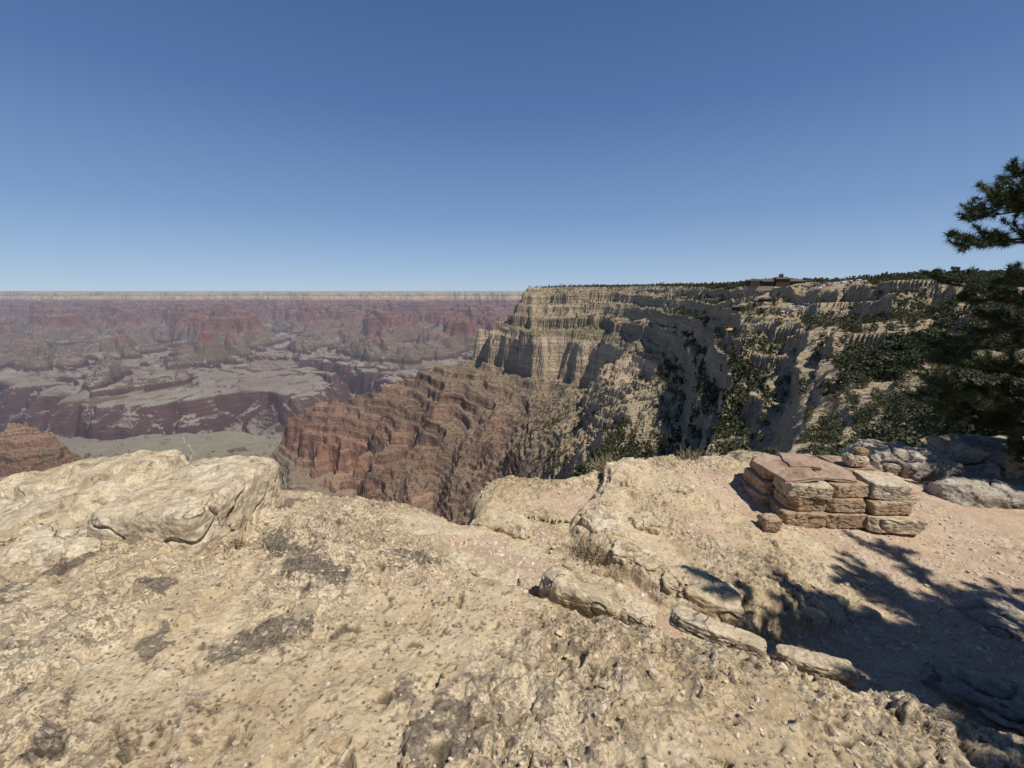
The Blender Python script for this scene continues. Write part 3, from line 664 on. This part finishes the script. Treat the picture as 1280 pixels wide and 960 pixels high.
# ------------------------------------------------------------------ lodge, cabins, cars
M_wd=mat_plain('dark_wood_siding',(.075,.05,.04),.8,.3,1.);M_rf=mat_plain('brown_shingle_roof',(.10,.078,.065),.9,.3,2.)
M_gl=mat_plain('window_glass',(.03,.035,.04),.2,.1);M_tr=mat_plain('window_trim',(.5,.47,.4),.7,.1);M_yl=mat_plain('yellow_wood',(.42,.29,.11),.8,.2,1.)
def hz1(x,yv): return float(H(np.array([x*1.]),np.array([yv*1.]))[0])
def box(name,par,c,d,mat,rz=0):
    x,y_,z=[v/2 for v in d];vs=[(sx*x,sy*y_,sz*z) for sz in(-1,1) for sx,sy in((-1,-1),(1,-1),(1,1),(-1,1))]
    fs=[(0,3,2,1),(4,5,6,7),(0,1,5,4),(1,2,6,5),(2,3,7,6),(3,0,4,7)]
    me=bpy.data.meshes.new(name);me.from_pydata(vs,[],fs);me.materials.append(mat);o=bpy.data.objects.new(name,me);o.location=c;o.rotation_euler[2]=rz;link(o);o.parent=par
def gable(name,par,c,d,mat,axis='x'):
    L,W,h=d
    vs=[(-L/2,-W/2,0),(L/2,-W/2,0),(L/2,W/2,0),(-L/2,W/2,0),(-L/2+ .12*L,0,h),(L/2-.12*L,0,h)]
    fs=[(0,3,2,1),(0,1,5,4),(2,3,4,5),(1,2,5),(3,0,4)]
    me=bpy.data.meshes.new(name);me.from_pydata(vs,[],fs);me.materials.append(mat);o=bpy.data.objects.new(name,me);o.location=c
    if axis=='y':o.rotation_euler[2]=math.pi/2
    link(o);o.parent=par
def lodge():
    r=bpy.data.objects.new('rim_lodge_hotel',None);link(r);r.location=(LX,LY,hz1(LX,LY)+.2);r.rotation_euler[2]=math.radians(-12);r.scale=(.85,.85,.76)
    box('foundation',r,(0,0,-3),(62,14,6),M_gray);box('main_wall',r,(0,0,3),(60,12,6),M_wd);gable('main_roof',r,(0,0,6.02),(64,15,3.2),M_rf)
    box('centre_block',r,(6,-.5,4.5),(14,15,9),M_wd);gable('centre_roof',r,(6,-.5,9.02),(16,17,3.),M_rf)
    box('cupola',r,(6,0,12.2),(3.4,3.4,3.),M_wd);gable('cupola_roof',r,(6,0,13.72),(4.6,4.6,2.4),M_rf)
    box('wing',r,(-24,-2,3.4),(10,16,6.8),M_wd);gable('wing_roof',r,(-24,-2,6.84),(12,18,3),M_rf,'y')
    for k in range(16):
        x=-27+k*3.6
        for zc in(1.9,4.5): 
            if abs(x-6)<8 or x<-18: continue
            box('window_%d_%d'%(k,zc),r,(x,-6.03,zc),(1.2,.12,1.5),M_gl);box('window_frame_%d_%d'%(k,zc),r,(x,-6.02,zc+.85),(1.5,.16,.16),M_tr)
    for cx in(-10,16): box('chimney_%d'%cx,r,(cx,1,9.5),(1.4,1.4,3.),M_gray)
lodge()
def cabin(x,yv,L,W,h,mw,mr_,rz):
    r=bpy.data.objects.new('rim_cabin',None);link(r);r.location=(x,yv,hz1(x,yv)+.6);r.rotation_euler[2]=math.radians(rz)
    box('foundation',r,(0,0,-2),(L*.98,W*.98,4),M_gray);box('walls',r,(0,0,h/2),(L,W,h),mw);gable('roof',r,(0,0,h+.02),(L*1.15,W*1.3,h*.55),mr_)
    for k in range(4): box('window_%d'%k,r,(-L*.38+k*L*.25,-W/2-.03,h*.55),(L*.1,.1,h*.35),M_gl)
cabin(182,352,12,7,2.6,M_yl,M_yl,-15);cabin(222,380,12,8,3.,M_wd,M_rf,10);cabin(318,520,26,10,4,M_wd,M_rf,0);cabin(205,395,10,7,3.,M_wd,M_rf,-20)
def carmesh(name,mat):
    pr=[(-2.2,.35),(-2.2,.85),(-1.9,1.0),(-1.3,1.05),(-.9,1.5),(.9,1.52),(1.5,1.05),(2.15,.9),(2.25,.4)]
    vs=[];fs=[];n=len(pr)
    for s_ in(-1,1):
        for (x,z) in pr: vs.append((x,s_*(.9 if z<1.1 else .72),z))
    for i in range(n-1): fs.append((i,i+1,n+i+1,n+i))
    fs.append(tuple(range(n))[::-1]);fs.append(tuple(range(n,2*n)));fs.append((n-1,0,n,2*n-1))
    for wx in(-1.4,1.4):
        for sy in(-.93,.93):
            b0=len(vs)
            for k in range(10): vs.append((wx+.33*math.cos(k*.628),sy,.33+.33*math.sin(k*.628)))
            for k in range(10): vs.append((wx+.33*math.cos(k*.628),sy*.75,.33+.33*math.sin(k*.628)))
            fs.append(tuple(range(b0,b0+10)))
            for k in range(10): fs.append((b0+k,b0+(k+1)%10,b0+10+(k+1)%10,b0+10+k))
    me=bpy.data.meshes.new(name);me.from_pydata(vs,[],fs);me.materials.append(mat);me.materials.append(M_gl)
    for p in me.polygons:
        if len(p.vertices)==10:p.material_index=1
    me.polygons[3].material_index=1;me.polygons[5].material_index=1
    return me
cm=[carmesh('car_mesh',mat_plain('car_paint_%d'%i,c,.3,.05)) for i,c in enumerate([(.8,.8,.8),(.7,.72,.75),(.35,.05,.04),(.1,.15,.3)])]
for i in range(20):
    x=203+3.4*i*.8+random.uniform(-.4,.4);yv=322+(i%2)*9+random.uniform(-1,1);o=bpy.data.objects.new('parked_car',cm[random.choice([0,0,0,1,1,2,3])]);link(o)
    o.location=(x,yv,hz1(x,yv)+.5);o.rotation_euler[2]=math.radians(80+random.uniform(-6,6))

# trail on the Tonto slope
tpz=[(-1650,2000),(-1720,2080),(-1735,2160),(-1760,2230),(-1850,2350),(-1905,2450),(-1985,2550),(-2085,2640),(-2200,2750),(-2330,2900)]
P=[]
for a,c in zip(tpz[:-1],tpz[1:]):
    for k in range(12): f=k/12;P.append((a[0]*(1-f)+c[0]*f,a[1]*(1-f)+c[1]*f))
P=np.array(P);P[:,0]+=14*pn(P[:,1]/90,P[:,1]*0+.4,9);Tt=np.gradient(P,axis=0);Tt/=np.linalg.norm(Tt,axis=1,keepdims=True);Nn=np.stack([-Tt[:,1],Tt[:,0]],-1)
rows=[P+Nn*o_ for o_ in(-2.6,0,2.6)];gx_=np.stack([r[:,0] for r in rows]);gy_=np.stack([r[:,1] for r in rows])
gzz=H(gx_.ravel(),gy_.ravel()).reshape(gx_.shape);gzz=np.maximum.reduce(gzz)[None]+np.zeros_like(gzz)+1.
link(bpy.data.objects.new('hiking_trail',grid_mesh('hiking_trail',gx_,gy_,gzz,mat_plain('pale_trail_dust',(.34,.30,.22),.9,.1,.01))))

# ------------------------------------------------------------------ light, sky, camera
el=math.radians(58);sx,sy=.78,-.62;L=math.hypot(sx,sy);sx/=L;sy/=L
sv=Vector((sx*math.cos(el),sy*math.cos(el),math.sin(el)))
sd=bpy.data.lights.new('sun','SUN');sd.energy=5.;sd.angle=math.radians(.53);sd.color=(1,.955,.88)
so=bpy.data.objects.new('sun',sd);so.rotation_euler=sv.to_track_quat('Z','Y').to_euler();link(so)
w=bpy.data.worlds.new('World');scene.world=w;w.use_nodes=True;nt=w.node_tree;bg=nt.nodes['Background']
sk=nt.nodes.new('ShaderNodeTexSky');sk.sky_type='NISHITA';sk.sun_disc=False;sk.sun_elevation=el;sk.sun_rotation=math.atan2(sx,sy)
sk.altitude=2100;sk.air_density=1.;sk.dust_density=.2;sk.ozone_density=2.
tc=nt.nodes.new('ShaderNodeTexCoord');sep=nt.nodes.new('ShaderNodeSeparateXYZ');nt.links.new(tc.outputs['Generated'],sep.inputs[0])
rp=nt.nodes.new('ShaderNodeValToRGB');cr=rp.color_ramp
for i in range(4): cr.elements.new(.5)
SK=[(0,(.38,.53,.73)),(.06,(.30,.45,.68)),(.16,(.19,.32,.58)),(.34,(.095,.19,.43)),(.6,(.042,.10,.27)),(1,(.026,.065,.18))]
for e,(p_,c_) in zip(cr.elements,SK): e.position=p_
for e,(p_,c_) in zip(cr.elements,SK): e.color=(*[v/.085 for v in c_],1)
nt.links.new(sep.outputs[2],rp.inputs[0])
mx=nt.nodes.new('ShaderNodeMix');mx.data_type='RGBA';mx.inputs[0].default_value=.8
nt.links.new(sk.outputs[0],mx.inputs[6]);nt.links.new(rp.outputs[0],mx.inputs[7]);nt.links.new(mx.outputs[2],bg.inputs[0]);bg.inputs[1].default_value=.085
cd=bpy.data.cameras.new('camera');cd.sensor_width=36;cd.lens=36*537/1280;cd.clip_start=.05;cd.clip_end=200000
co=bpy.data.objects.new('camera',cd);co.location=(0,0,EYE);co.rotation_euler=(math.radians(90-12.1),0,0);link(co);scene.camera=co
scene.view_settings.view_transform='Standard';scene.view_settings.look='None';scene.view_settings.exposure=0
print('done',time.time()-T0)
